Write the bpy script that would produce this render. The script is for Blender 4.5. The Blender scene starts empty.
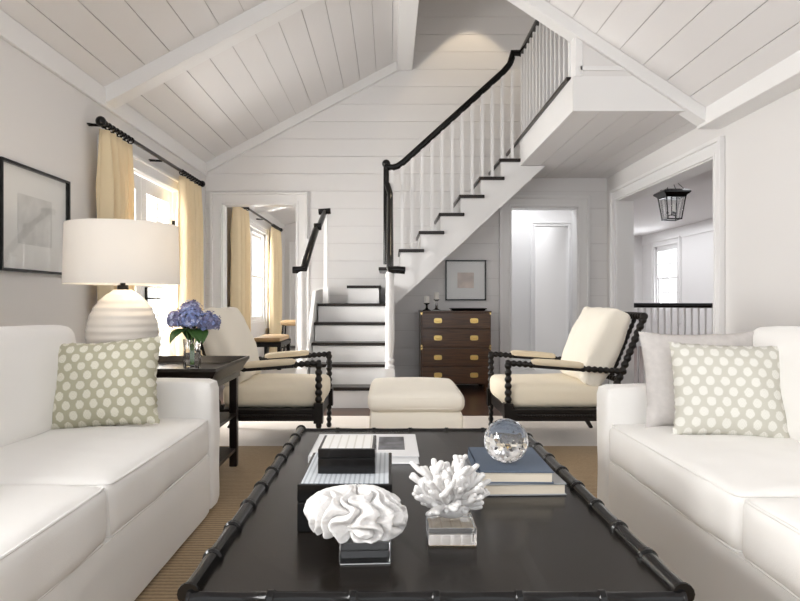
import bpy, bmesh, math, random
from mathutils import Vector, Matrix, noise
R = math.radians
rnd = random.Random(7)
S = bpy.context.scene
COL = S.collection

# ------------------------------------------------------------------ camera, world, lights, exposure
cam_d = bpy.data.cameras.new('camera'); cam = bpy.data.objects.new('camera', cam_d); COL.objects.link(cam)
cam.location = (0, 0, .98); cam.rotation_euler = (R(90), 0, 0)
cam_d.lens = 28; cam_d.sensor_width = 36; cam_d.shift_x = .0125; cam_d.clip_start = .05
S.camera = cam
W = bpy.data.worlds.new('sky'); S.world = W; W.use_nodes = True
bg = W.node_tree.nodes['Background']; bg.inputs[0].default_value = (.93, .96, 1, 1); bg.inputs[1].default_value = 1.15
S.view_settings.view_transform = 'Standard'; S.view_settings.look = 'None'
S.view_settings.exposure = 0.76; S.view_settings.gamma = 1
S.cycles.use_denoising = True
S.cycles.max_bounces = 12; S.cycles.diffuse_bounces = 6; S.cycles.transmission_bounces = 10; S.cycles.transparent_max_bounces = 12
S.cycles.caustics_refractive = True; S.cycles.sample_clamp_indirect = 6; S.cycles.caustics_reflective = False

def area(name, loc, size, power, rot, color=(1, 1, 1)):
    d = bpy.data.lights.new(name, 'AREA'); d.shape = 'RECTANGLE'; d.size, d.size_y = size; d.energy = power; d.color = color
    o = bpy.data.objects.new(name, d); o.location = loc; o.rotation_euler = [R(a) for a in rot]; COL.objects.link(o); return o
area('daylight_door', (-2.75, 5.45, 1.35), (1.9, 1.5), 165, (0, -90, 0), (1, .98, .95))
area('left_side_fill', (-2.45, .3, 1.6), (1.3, 1.7), 150, (0, -90, 0), (1, .99, .97))  # side fill added for the lamp shade and sofas, behind an unseen window
area('daylight_left_room', (-2.75, 9.9, 1.5), (1.9, 2.2), 130, (0, -90, 0), (1, .98, .95))
area('fill_right_room', (2.0, 10.6, 2.5), (1.2, 2.0), 17, (0, 0, 0), (.95, .97, 1))  # fill added under the ceiling, the room has no window
area('fill_right_room_front', (1.7, 8.0, 2.5), (.6, .6), 8, (0, 0, 0), (.95, .97, 1))  # extra overhead fill added to lighten the partition
area('fill_hall', (4.2, 9.0, 2.3), (1.8, 6.0), 46, (0, 0, 0), (.95, .97, 1))  # fill added below the hall ceiling
area('daylight_hall_window', (5.85, 12.15, 1.4), (1.2, 1.0), 40, (0, 90, 0), (.95, .97, 1))

# ------------------------------------------------------------------ materials
def new_mat(name):
    m = bpy.data.materials.new(name); m.use_nodes = True
    return m, m.node_tree, m.node_tree.nodes['Principled BSDF']
def mat(name, col, rough=.5, metal=0, bump=0, bscale=80, var=0, vscale=6, spec=.5, stretch=None, sheen=0, coat=0):
    m, t, b = new_mat(name)
    b.inputs['Base Color'].default_value = (*col, 1); b.inputs['Roughness'].default_value = rough
    b.inputs['Metallic'].default_value = metal; b.inputs['Specular IOR Level'].default_value = spec
    b.inputs['Sheen Weight'].default_value = sheen; b.inputs['Coat Weight'].default_value = coat
    if bump or var:
        tc = t.nodes.new('ShaderNodeTexCoord'); src = tc.outputs['Object']
        if stretch:
            mp = t.nodes.new('ShaderNodeMapping'); mp.inputs['Scale'].default_value = stretch
            t.links.new(src, mp.inputs[0]); src = mp.outputs[0]
    if bump:
        n = t.nodes.new('ShaderNodeTexNoise'); n.inputs['Scale'].default_value = bscale; n.inputs['Detail'].default_value = 3
        bp = t.nodes.new('ShaderNodeBump'); bp.inputs['Strength'].default_value = bump; bp.inputs['Distance'].default_value = .004
        t.links.new(src, n.inputs['Vector']); t.links.new(n.outputs[0], bp.inputs['Height']); t.links.new(bp.outputs[0], b.inputs['Normal'])
    if var:
        n2 = t.nodes.new('ShaderNodeTexNoise'); n2.inputs['Scale'].default_value = vscale; n2.inputs['Detail'].default_value = 5
        r = t.nodes.new('ShaderNodeValToRGB')
        r.color_ramp.elements[0].position = .3; r.color_ramp.elements[1].position = .7
        r.color_ramp.elements[0].color = (*[c * (1 - var) for c in col], 1); r.color_ramp.elements[1].color = (*[min(1, c * (1 + var)) for c in col], 1)
        t.links.new(src, n2.inputs['Vector']); t.links.new(n2.outputs[0], r.inputs[0]); t.links.new(r.outputs[0], b.inputs['Base Color'])
    return m
def mth(t, op, a, b=None):
    n = t.nodes.new('ShaderNodeMath'); n.operation = op
    for i, v in enumerate((a, b)):
        if v is None: continue
        if isinstance(v, (int, float)): n.inputs[i].default_value = v
        else: t.links.new(v, n.inputs[i])
    return n.outputs[0]
def mixc(t, fac, c1, c2):
    n = t.nodes.new('ShaderNodeMix'); n.data_type = 'RGBA'
    t.links.new(fac, n.inputs[0])
    for i, c in ((6, c1), (7, c2)):
        if isinstance(c, tuple): n.inputs[i].default_value = (*c, 1)
        else: t.links.new(c, n.inputs[i])
    return n.outputs[2]
def glass_pane(name, refl=.08):
    m, t, b = new_mat(name); t.nodes.remove(b)
    tr = t.nodes.new('ShaderNodeBsdfTransparent'); gl = t.nodes.new('ShaderNodeBsdfGlossy'); gl.inputs['Roughness'].default_value = .02
    fr = t.nodes.new('ShaderNodeLayerWeight'); fr.inputs[0].default_value = .5
    mx = t.nodes.new('ShaderNodeMixShader')
    t.links.new(mth(t, 'ADD', mth(t, 'MULTIPLY', mth(t, 'POWER', fr.outputs['Facing'], 4), .5), refl * .25), mx.inputs[0]); t.links.new(tr.outputs[0], mx.inputs[1]); t.links.new(gl.outputs[0], mx.inputs[2])
    t.links.new(mx.outputs[0], t.nodes['Material Output'].inputs[0]); return m
def solid_glass(name, ior=1.48, col=(1, 1, 1)):
    m, t, b = new_mat(name)
    b.inputs['Base Color'].default_value = (*col, 1); b.inputs['Roughness'].default_value = 0
    b.inputs['Transmission Weight'].default_value = 1; b.inputs['IOR'].default_value = ior; return m
def translucent(name, col, amount=.4, bump=.1, bscale=150):
    m = mat(name, col, .8, bump=bump, bscale=bscale); t = m.node_tree; b = t.nodes['Principled BSDF']
    tl = t.nodes.new('ShaderNodeBsdfTranslucent'); tl.inputs[0].default_value = (*col, 1)
    mx = t.nodes.new('ShaderNodeMixShader'); mx.inputs[0].default_value = amount
    t.links.new(b.outputs[0], mx.inputs[1]); t.links.new(tl.outputs[0], mx.inputs[2]); t.links.new(mx.outputs[0], t.nodes['Material Output'].inputs[0]); return m
def printed(name, base, motif, px=.052, py=.039):
    m, t, b = new_mat(name); b.inputs['Roughness'].default_value = .85
    tc = t.nodes.new('ShaderNodeTexCoord'); sp = t.nodes.new('ShaderNodeSeparateXYZ'); t.links.new(tc.outputs['Object'], sp.inputs[0])
    v = mth(t, 'DIVIDE', sp.outputs[1], py); row = mth(t, 'FLOOR', v)
    par = mth(t, 'MULTIPLY', mth(t, 'FLOORED_MODULO', row, 2), .5)
    u = mth(t, 'ADD', mth(t, 'DIVIDE', sp.outputs[0], px), par)
    fu = mth(t, 'MULTIPLY', mth(t, 'SUBTRACT', mth(t, 'FRACT', u), .5), px); fv = mth(t, 'MULTIPLY', mth(t, 'SUBTRACT', mth(t, 'FRACT', v), .5), py)
    d = mth(t, 'SQRT', mth(t, 'ADD', mth(t, 'POWER', mth(t, 'ABSOLUTE', fu), 2), mth(t, 'MULTIPLY', mth(t, 'POWER', mth(t, 'ABSOLUTE', fv), 2), .8)))
    n = t.nodes.new('ShaderNodeTexNoise'); n.inputs['Scale'].default_value = 130; t.links.new(tc.outputs['Object'], n.inputs[0])
    d2 = mth(t, 'ADD', d, mth(t, 'MULTIPLY', mth(t, 'SUBTRACT', n.outputs[0], .5), .008))
    ins = mth(t, 'LESS_THAN', d2, .0155)
    ang = mth(t, 'SINE', mth(t, 'MULTIPLY', mth(t, 'ADD', mth(t, 'ABSOLUTE', fu), mth(t, 'MULTIPLY', fv, .6)), 900))
    vein = mth(t, 'MULTIPLY', mth(t, 'GREATER_THAN', ang, .35), .45)
    fac = mth(t, 'MULTIPLY', ins, mth(t, 'SUBTRACT', 1, vein))
    t.links.new(mixc(t, fac, base, motif), b.inputs['Base Color'])
    return m
def striped(name, c1, c2, pitch, axis=0, duty=.5, rough=.35, noise_amt=0):
    m, t, b = new_mat(name); b.inputs['Roughness'].default_value = rough
    tc = t.nodes.new('ShaderNodeTexCoord'); sp = t.nodes.new('ShaderNodeSeparateXYZ'); t.links.new(tc.outputs['Object'], sp.inputs[0])
    f = mth(t, 'LESS_THAN', mth(t, 'FRACT', mth(t, 'DIVIDE', sp.outputs[axis], pitch)), duty)
    t.links.new(mixc(t, f, c1, c2), b.inputs['Base Color']); return m
def sisal(name, c1, c2):
    m, t, b = new_mat(name); b.inputs['Roughness'].default_value = .95
    tc = t.nodes.new('ShaderNodeTexCoord')
    w = t.nodes.new('ShaderNodeTexWave'); w.bands_direction = 'Y'; w.inputs['Scale'].default_value = 13; w.inputs['Distortion'].default_value = 1.2; w.inputs['Detail'].default_value = 2; w.inputs['Detail Scale'].default_value = 4
    n = t.nodes.new('ShaderNodeTexNoise'); n.inputs['Scale'].default_value = 120
    t.links.new(tc.outputs['Object'], w.inputs[0]); t.links.new(tc.outputs['Object'], n.inputs[0])
    f = mth(t, 'ADD', mth(t, 'MULTIPLY', w.outputs['Fac'], .6), mth(t, 'MULTIPLY', n.outputs[0], .4))
    t.links.new(mixc(t, f, c1, c2), b.inputs['Base Color'])
    bp = t.nodes.new('ShaderNodeBump'); bp.inputs['Strength'].default_value = .5; bp.inputs['Distance'].default_value = .006
    t.links.new(f, bp.inputs['Height']); t.links.new(bp.outputs[0], b.inputs['Normal']); return m
def wood_floor(name, c1, c2):
    m, t, b = new_mat(name); b.inputs['Roughness'].default_value = .3
    tc = t.nodes.new('ShaderNodeTexCoord')
    br = t.nodes.new('ShaderNodeTexBrick'); br.inputs['Scale'].default_value = 1; br.inputs['Brick Width'].default_value = 1.6; br.inputs['Row Height'].default_value = .11
    br.inputs['Mortar Size'].default_value = .0015; br.inputs['Color1'].default_value = (*c1, 1); br.inputs['Color2'].default_value = (*c2, 1); br.inputs['Mortar'].default_value = (.02, .01, .006, 1)
    t.links.new(tc.outputs['Object'], br.inputs[0]); t.links.new(br.outputs[0], b.inputs['Base Color']); return m

WHITE = mat('white_paint', (.80, .79, .785), .45, bump=.03, bscale=40)
WALLP = mat('wall_paint', (.76, .745, .735), .6, bump=.04, bscale=60)
CEILP = mat('ceiling_paint', (.79, .775, .77), .5, bump=.03, bscale=40)
GROOVE = mat('board_backing', (.60, .58, .57), .8)
TRIMW = mat('trim_gloss_paint', (.83, .825, .82), .3)
BLACK = mat('black_lacquer', (.006, .0055, .0055), .17, spec=.3)
BLACKW = mat('black_stained_wood', (.009, .007, .006), .35, spec=.3)
DARKT = mat('dark_tread_wood', (.014, .009, .0065), .3, spec=.35)
TABLE = mat('espresso_lacquer', (.0125, .0098, .0078), .26, spec=.3, coat=.08)
ETAB = mat('dark_brown_wood', (.012, .008, .006), .3, spec=.4)
SOFA = mat('white_linen', (.84, .825, .80), .9, bump=.12, bscale=260, sheen=.1)
CREAM = mat('cream_upholstery', (.86, .81, .71), .9, bump=.1, bscale=260, sheen=.1)
SEATC = mat('warm_cream_upholstery', (.84, .76, .61), .9, bump=.1, bscale=260, sheen=.1)
TANP = mat('tan_arm_fabric', (.72, .62, .46), .9, bump=.1, bscale=260)
GREYP = mat('grey_linen', (.56, .53, .51), .9, bump=.2, bscale=200, var=.06, vscale=40)
PRINT1 = printed('olive_block_print', (.42, .40, .29), (.72, .70, .60))
PRINT2 = printed('grey_block_print', (.55, .535, .47), (.77, .76, .71))
CURT = translucent('gold_curtain_cloth', (.86, .72, .48), .10)
SHADE = translucent('lamp_shade_linen', (.90, .88, .85), .28)
CERAM = mat('glazed_ceramic', (.82, .77, .70), .18, bump=.05, bscale=25)
PANE = glass_pane('window_glass'); PICG = glass_pane('picture_glass', .10)
GLASS = solid_glass('clear_crystal', 1.5); ACRYL = solid_glass('clear_acrylic', 1.46)
MAHOG = mat('mahogany', (.085, .036, .014), .3, var=.4, vscale=5, stretch=(1, 1, 14), coat=.2)
BRASS = mat('brass', (.85, .63, .25), .28, metal=1)
CORAL = mat('white_coral', (.74, .725, .71), .8, bump=.6, bscale=300)
CHROME = mat('silver_metal', (.7, .7, .7), .2, metal=1)
SISAL = sisal('tan_sisal', (.20, .135, .075), (.50, .375, .235)); BORD = sisal('cream_rug_border', (.62, .56, .50), (.78, .73, .68))
FLOORM = wood_floor('reddish_wood_floor', (.085, .035, .018), (.055, .022, .012))
PALER = mat('pale_carpet', (.62, .60, .57), .95, bump=.3, bscale=200)
GREEN = mat('leaf_green', (.045, .11, .025), .45); STEMG = mat('stem_green', (.14, .26, .06), .5)
HYD = [mat('blue_petals', (.24, .30, .56), .7, var=.3, vscale=60), mat('violet_petals', (.27, .26, .44), .7, var=.3, vscale=60), mat('dusky_petals', (.18, .19, .32), .7, var=.3, vscale=60), mat('pale_petals', (.50, .54, .74), .7, var=.3, vscale=60)]
PAPER = mat('white_paper', (.82, .81, .80), .7); PAGES = mat('book_pages', (.72, .64, .52), .8)
MATB = mat('mat_board', (.80, .80, .78), .7); ARTP = mat('pale_art_paper', (.66, .66, .64), .7, var=.10, vscale=12)
LEATH = mat('tan_leather', (.40, .27, .14), .5, bump=.1)
CORK = striped('tan_cork_strips', (.78, .66, .50), (.60, .44, .28), .022, 0, .12, .8)
SEPIA = mat('sepia_art', (.62, .52, .45), .7, var=.25, vscale=6); WAX = mat('white_wax', (.85, .83, .78), .5)

# ------------------------------------------------------------------ mesh helpers
class MB:
    def __init__(s): s.bm = bmesh.new()
    def box(s, x0, x1, y0, y1, z0, z1, M=None):
        v = [s.bm.verts.new(Vector(p) if M is None else M @ Vector(p)) for p in ((x0,y0,z0),(x1,y0,z0),(x1,y1,z0),(x0,y1,z0),(x0,y0,z1),(x1,y0,z1),(x1,y1,z1),(x0,y1,z1))]
        for f in ((3,2,1,0),(4,5,6,7),(0,1,5,4),(1,2,6,5),(2,3,7,6),(3,0,4,7)): s.bm.faces.new([v[i] for i in f])
        return s
    def prism(s, poly, axis, a0, a1):
        def mk(p, a): return {'x': (a, p[0], p[1]), 'y': (p[0], a, p[1]), 'z': (p[0], p[1], a)}[axis]
        A = [s.bm.verts.new(mk(p, a0)) for p in poly]; B = [s.bm.verts.new(mk(p, a1)) for p in poly]; n = len(poly)
        fs = [s.bm.faces.new(A), s.bm.faces.new(B[::-1])]
        for i in range(n): fs.append(s.bm.faces.new((A[i], B[i], B[(i+1) % n], A[(i+1) % n])))
        bmesh.ops.recalc_face_normals(s.bm, faces=fs); return s
    def loops(s, L, cap=True, closed=False):
        V = [[s.bm.verts.new(p) for p in l] for l in L]; n = len(V[0]); m = len(V); fs = []
        for a in range(m - (0 if closed else 1)):
            for i in range(n):
                fs.append(s.bm.faces.new((V[a][i], V[a][(i+1) % n], V[(a+1) % m][(i+1) % n], V[(a+1) % m][i])))
        if cap and not closed: fs += [s.bm.faces.new(V[0][::-1]), s.bm.faces.new(V[-1])]
        return s
    def rects(s, L, cap=True, closed=False):
        return s.loops([[(a,c,z),(b,c,z),(b,d,z),(a,d,z)] for a,b,c,d,z in L], cap, closed)
    def lathe(s, prof, c=(0,0,0), seg=24, cap=True):
        return s.loops([[(c[0]+r*math.cos(2*math.pi*i/seg), c[1]+r*math.sin(2*math.pi*i/seg), c[2]+z) for i in range(seg)] for r, z in prof], cap)
    def tube(s, pts, r, seg=10, cap=True, square=False):
        pts = [Vector(p) for p in pts]; n = len(pts); rs = r if isinstance(r, (list, tuple)) else [r]*n
        L = []; up = None
        for i, p in enumerate(pts):
            t = (pts[min(i+1, n-1)] - pts[max(i-1, 0)]).normalized()
            if up is None: up = Vector((0,0,1)) if abs(t.z) < .9 else Vector((0,1,0))
            u = (up - t*up.dot(t)).normalized(); w = t.cross(u); up = u
            off = math.pi/4 if square else 0
            L.append([p + (w*math.cos(2*math.pi*k/seg+off) + u*math.sin(2*math.pi*k/seg+off))*rs[i] for k in range(seg)])
        return s.loops(L, cap)
    def spool(s, p0, p1, r=.022, bead=.042, seg=12, rmin=.48):
        p0, p1 = Vector(p0), Vector(p1); L = (p1-p0).length; n = max(1, round(L/bead)); pts = []; rs = []
        for i in range(n):
            for k in range(6):
                a = (k+.5)/6; pts.append(p0.lerp(p1, (i+a)/n)); rs.append(r*(rmin+(1-rmin)*math.sin(math.pi*a)**.7))
        return s.tube(pts, rs, seg)
    def ball(s, c, r, seg=16, rings=10, sc=(1,1,1)):
        c = Vector(c); L = []
        for j in range(1, rings):
            a = math.pi*j/rings
            L.append([(c.x+sc[0]*r*math.sin(a)*math.cos(2*math.pi*i/seg), c.y+sc[1]*r*math.sin(a)*math.sin(2*math.pi*i/seg), c.z-sc[2]*r*math.cos(a)) for i in range(seg)])
        return s.loops(L, True)
    def grid(s, f, nu, nv, closed_u=False):
        V = [[s.bm.verts.new(f(i/nu, j/nv)) for j in range(nv+1)] for i in range(nu + (0 if closed_u else 1))]
        n = len(V)
        for i in range(n if closed_u else n-1):
            for j in range(nv): s.bm.faces.new((V[i][j], V[(i+1) % n][j], V[(i+1) % n][j+1], V[i][j+1]))
        return s
    def puff(s, c, h, r, bulge=(0,0,.02), n=(16,16,6), wob=.004, seed=0, M=None, taper=None):
        """a soft rounded box: half sizes h, corner radius r, bulging faces"""
        c = Vector(c); cache = {}
        def P(x, y, z):
            k = (round(x,5), round(y,5), round(z,5))
            if k in cache: return cache[k]
            q = Vector((x*h[0], y*h[1], z*h[2])); rr = [min(r, hh*.98) for hh in h]
            cl = Vector([max(-(h[i]-rr[i]), min(h[i]-rr[i], q[i])) for i in range(3)])
            d = Vector([(q[i]-cl[i])/rr[i] for i in range(3)]); l = d.length
            if l > 0: d /= max(l, 1e-6)
            o = cl + Vector([d[i]*rr[i] for i in range(3)])
            w = [max(0, 1-(o[i]/h[i])**2) for i in range(3)]
            for i in range(3):
                j, k2 = (i+1) % 3, (i+2) % 3
                o[i] += bulge[i]*(o[i]/h[i])*(w[j]*w[k2])**.6
            o += wob*noise.noise_vector(o*5 + Vector((seed*7.3, seed, 0))) + wob*.4*noise.noise_vector(o*14 + Vector((seed*3.3, 0, seed)))
            if taper: o = taper(o)
            o += c
            v = s.bm.verts.new(o if M is None else M @ o); cache[k] = v; return v
        def lin(m): return [math.sin((-1+2*i/m)*math.pi/2) if False else -1+2*i/m for i in range(m+1)]
        ax = [lin(m) for m in n]
        for a in range(3):
            b, cc = (a+1) % 3, (a+2) % 3
            for sgn in (-1, 1):
                for i in range(n[b]):
                    for j in range(n[cc]):
                        vs = []
                        for (di, dj) in ((0,0),(1,0),(1,1),(0,1)):
                            p = [0,0,0]; p[a] = sgn; p[b] = ax[b][i+di]; p[cc] = ax[cc][j+dj]; vs.append(P(*p))
                        if sgn < 0: vs.reverse()
                        s.bm.faces.new(vs)
        return s
    def build(s, name, m, parent=None, bevel=0, seg=2, smooth=True, angle=40, flat=False, recalc=False, solid=0, sub=0, tagd=None, keep=False):
        me = bpy.data.meshes.new(name)
        if recalc: bmesh.ops.recalc_face_normals(s.bm, faces=s.bm.faces)
        s.bm.to_mesh(me); s.bm.free()
        o = bpy.data.objects.new(name, me); COL.objects.link(o); me.materials.append(m)
        if not flat:
            me.shade_smooth()
            me.set_sharp_from_angle(angle=R(angle))
        if parent is not None: o.parent = parent
        elif not keep and len(me.vertices):
            xs = [v.co for v in me.vertices]
            b = Vector(((min(v.x for v in xs)+max(v.x for v in xs))/2, (min(v.y for v in xs)+max(v.y for v in xs))/2, min(v.z for v in xs)))
            me.transform(Matrix.Translation(-b)); o.location = b
        if solid: md = o.modifiers.new('thick', 'SOLIDIFY'); md.thickness = solid; md.offset = 0
        if sub: md = o.modifiers.new('soft', 'SUBSURF'); md.levels = sub; md.render_levels = sub
        if bevel: md = o.modifiers.new('edge', 'BEVEL'); md.width = bevel; md.segments = seg; md.limit_method = 'ANGLE'; md.angle_limit = R(35)
        return o
def tag(o, label, cat, group=None, kind=None):
    if label: o['label'] = label
    if cat: o['category'] = cat
    if group: o['group'] = group
    if kind: o['kind'] = kind
    return o
def thing(name, label, cat, loc=(0,0,0), rz=0, group=None, kind=None):
    o = bpy.data.objects.new(name, None); o.empty_display_size = .1; COL.objects.link(o); o.location = loc; o.rotation_euler = (0,0,R(rz))
    return tag(o, label, cat, group, kind)
def struct(mb, name, m, **k):
    o = mb.build(name, m, **k); o['kind'] = 'structure'; return o
def copy_tree(o, parent=None):
    c = o.copy(); COL.objects.link(c)
    if parent is not None: c.parent = parent
    for ch in list(o.children): copy_tree(ch, c)
    return c
def qq(a, b, n):
    return [a+(b-a)*i/n for i in range(n+1)]

# ------------------------------------------------------------------ the room
XL, XR, YB = -2.15, 2.53, 7.25
RX, RZ_ = .18, 3.81                         # ridge
YF = 4.75                                   # the rafters and the face of the upper storey
zl = lambda x: RZ_ - (RZ_-2.57)/(RX-XL)*(RX-x)
zr = lambda x: RZ_ + .05 - .665*(x-RX)
struct(MB().box(-2.3, 5.5, -2, 14, -.1, 0), 'floor', FLOORM)
def boards(mb, u0, u1, z0, z1, step, gap, holes, put):
    z = z0
    while z < z1 - .01:
        a, b = z + gap/2, min(z+step, z1) - gap/2
        cuts = sorted({a, b, *[h for H in holes for h in H[2:] if a < h < b]})
        for za, zb in zip(cuts, cuts[1:]):
            segs = [(u0, u1)]
            for (h0, h1, g0, g1) in holes:
                if g0 <= za+1e-6 and g1 >= zb-1e-6:
                    segs = [q for (p0, p1) in segs for q in ((p0, min(p1, h0)), (max(p0, h1), p1)) if q[1]-q[0] > .001]
            for (p0, p1) in segs: put(p0, p1, za, zb)
        z += step
    return mb
def solid_wall(mb, u0, u1, z0, z1, holes, put):
    us = sorted({u0, u1, *[h for H in holes for h in H[:2]]}); zs = sorted({z0, z1, *[h for H in holes for h in H[2:] if z0 < h < z1]})
    for a, b in zip(us, us[1:]):
        for c, d in zip(zs, zs[1:]):
            if not any(h[0] <= a+1e-6 and h[1] >= b-1e-6 and h[2] <= c+1e-6 and h[3] >= d-1e-6 for h in holes): put(a, b, c, d)
    return mb
# back wall with horizontal boards
LD = (-1.96, -1.085, -1, 2.11); RD = (1.40, 2.19, -1, 2.07)
mb = MB(); solid_wall(mb, -2.3, XR, 0, 5.1, [LD, RD], lambda a,b,c,d: mb.box(a,b,YB+.012,YB+.15,c,d)); wb = struct(mb, 'wall_back', GROOVE, flat=True)
mb = MB(); boards(mb, XL, XR, .02, 5.08, .203, .0035, [LD, RD], lambda a,b,c,d: mb.box(a,b,YB,YB+.012,c,d)); bo = mb.build('boards', WHITE, wb, flat=True); bo.location = -wb.location
# left wall
FD = (4.68, 6.27, -1, 2.08); NW = (-.55, 1.15, .98, 2.1); LW = (8.75, 10.75, .62, 2.12)
mb = MB(); solid_wall(mb, -2, 13, 0, 2.75, [FD, NW, LW], lambda a,b,c,d: mb.box(XL-.15,XL,a,b,c,d)); struct(mb, 'wall_left', WALLP, flat=True)
# right wall with the cased opening into the hall
HO = (4.82, 6.93, -1, 2.10)
mb = MB(); solid_wall(mb, -2, 13, 0, 2.75, [HO], lambda a,b,c,d: mb.box(XR,XR+.16,a,b,c,d)); struct(mb, 'wall_right', WALLP, flat=True)
# sloping ceilings of boards
def slope(name, f, xa, xb, y0, y1, width=.21):
    L = math.hypot(xb-xa, f(xb)-f(xa)); d = Vector((xb-xa, 0, f(xb)-f(xa)))/L; n = Vector((-d.z, 0, d.x)); n = n if n.z > 0 else -n
    def bar(mb, a, b, h0, h1):
        P = Vector((xa,0,f(xa))); q = [P+d*a+n*h0, P+d*b+n*h0, P+d*b+n*h1, P+d*a+n*h1]; mb.prism([(p.x,p.z) for p in q], 'y', y0, y1)
    mb = MB(); bar(mb, 0, L, .014, .10); o = struct(mb, name, GROOVE, flat=True)
    mb = MB(); k = 0
    while k*width < L-.02: bar(mb, k*width+.0025, min((k+1)*width, L)-.0025, 0, .014); k += 1
    b = mb.build('boards', CEILP, o, flat=True); b.location = -o.location
slope('ceiling', zl, XL-.05, RX, -2, YB)
slope('ceiling_right', zr, XR+.05, RX, -2, YF)
# rafters, ridge, eaves, gable trim
def rafter(name, f, xa, xb, y0, y1, dep, extra=.01):
    mb = MB(); mb.prism([(xa, f(xa)+extra), (xb, f(xb)+extra), (xb, f(xb)-dep), (xa, f(xa)-dep)], 'y', y0, y1); return struct(mb, name, TRIMW, bevel=.006)
rafter('trim_1', zl, XL, RX, YF-.10, YF+.06, .125)
rafter('trim_2', zr, XR-.17, RX, YF-.12, YF+.02, .105)
rafter('trim_3', zl, XL, RX, YB-.045, YB, .115)
struct(MB().box(.08, .26, -2, YB, 3.66, 3.86), 'trim_4', TRIMW, bevel=.006)
struct(MB().box(XL, XL+.025, -2, YB, 2.43, 2.57), 'trim_5', TRIMW, bevel=.004)
struct(MB().box(XR-.18, XR, -2, YF+.02, 2.29, 2.44), 'trim_6', TRIMW, bevel=.006)
# upper storey: slab over the side of the room, its face, stairwell shell
GX = 1.37; GF = 4.66
struct(MB().box(GX+.02, XR, GF+.02, YB, 2.42, 2.62), 'ceiling_side_slab', GROOVE, flat=True)
mb = MB(); k = GX+.02
while k < XR-.02: mb.box(k+.003, min(k+.2, XR)-.003, GF+.02, YB, 2.405, 2.42); k += .2
struct(mb, 'ceiling_side', CEILP, flat=True)
struct(MB().box(GX, GX+.02, GF, YB, 2.40, 2.66).box(GX+.02, XR, GF, GF+.02, 2.40, 2.66), 'trim_7', TRIMW)
struct(MB().box(GX+.02, XR, GF+.02, YB, 2.62, 2.66), 'floor_gallery', FLOORM)
mb = MB(); mb.prism([(RX+.08, zr(RX+.08)+.02), (1.40, zr(1.40)+.02), (1.40, 2.66), (XR, 2.66), (XR, 5.1), (RX+.08, 5.1)], 'y', GF, GF+.1); struct(mb, 'wall_upper', WALLP, flat=True)
struct(MB().box(1.42, XR, GF-.012, GF, 2.70, 2.735), 'trim_8', TRIMW, bevel=.003)
struct(MB().box(1.385, 1.44, GF-.012, GF+.11, 2.66, 3.02), 'trim_9', TRIMW, bevel=.003)
struct(MB().box(RX+.0, RX+.08, YF, YB, 3.80, 5.1), 'wall_stairwell_left', WALLP)
struct(MB().box(XR, XR+.1, YF, YB, 2.75, 5.1), 'wall_stairwell_right', WALLP)
struct(MB().box(RX, XR+.1, YF, YB+.15, 4.95, 5.1), 'ceiling_stairwell', CEILP)

# casings
def casing(name, u0, u1, top, put, w=.125):
    mb = MB()
    for (a, b, c, d) in ((u0-w, u0, 0, top+w), (u1, u1+w, 0, top+w), (u0, u1, top, top+w)): put(mb, a, b, c, d, .022)
    e = .028
    for (a, b, c, d) in ((u0-w-.004, u0-w+e, 0, top+w+.004), (u1+w-e, u1+w+.004, 0, top+w+.004), (u0-w+e, u1+w-e, top+w-e, top+w+.004)): put(mb, a, b, c, d, .045)
    for (a, b, c, d) in ((u0-.022, u0+.004, 0, top), (u1-.004, u1+.022, 0, top), (u0-.022, u1+.022, top-.004, top+.022)): put(mb, a, b, c, d, .03)
    return struct(mb, name, TRIMW, bevel=.004)
pb = lambda mb, a, b, c, d, t: mb.box(a, b, YB-t, YB, c, d)
casing('trim_10', LD[0], LD[1], LD[3], pb); casing('trim_11', RD[0], RD[1], RD[3], pb)
casing('trim_12', HO[0], HO[1], HO[3], lambda mb,a,b,c,d,t: mb.box(XR-t, XR, a, b, c, d), w=.12)
casing('trim_13', FD[0], FD[1], FD[3], lambda mb,a,b,c,d,t: mb.box(XL, XL+t, a, b, c, d), w=.11)
def jamb(name, u0, u1, top, put):
    mb = MB(); put(mb, u0, u0+.015, 0, top); put(mb, u1-.015, u1, 0, top); put(mb, u0, u1, top-.015, top); return struct(mb, name, TRIMW)
for i, D in ((14, LD), (15, RD)): jamb('trim_%d' % i, D[0], D[1], D[3], lambda mb,a,b,c,d: mb.box(a,b,YB-.01,YB+.17,c,d))
jamb('trim_16', HO[0], HO[1], HO[3], lambda mb,a,b,c,d: mb.box(XR-.01,XR+.18,a,b,c,d))
mb = MB()
for a, b in ((XL, LD[0]-.13), (.05, RD[0]-.13), (RD[1]+.13, XR)):
    if b-a > .03: mb.box(a, b, YB-.018, YB, 0, .16).box(a, b, YB-.012, YB, .16, .18)
struct(mb, 'baseboard_back', TRIMW)
mb = MB()
for a, b in ((-2, FD[0]-.115), (FD[1]+.115, YB-.02)): mb.box(XL, XL+.018, a, b, 0, .16).box(XL, XL+.012, a, b, .16, .18)
struct(mb, 'baseboard_left', TRIMW)
struct(MB().box(XR-.018, XR, -2, HO[0]-.125, 0, .16).box(XR-.012, XR, -2, HO[0]-.125, .16, .18), 'baseboard_right', TRIMW)

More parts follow.
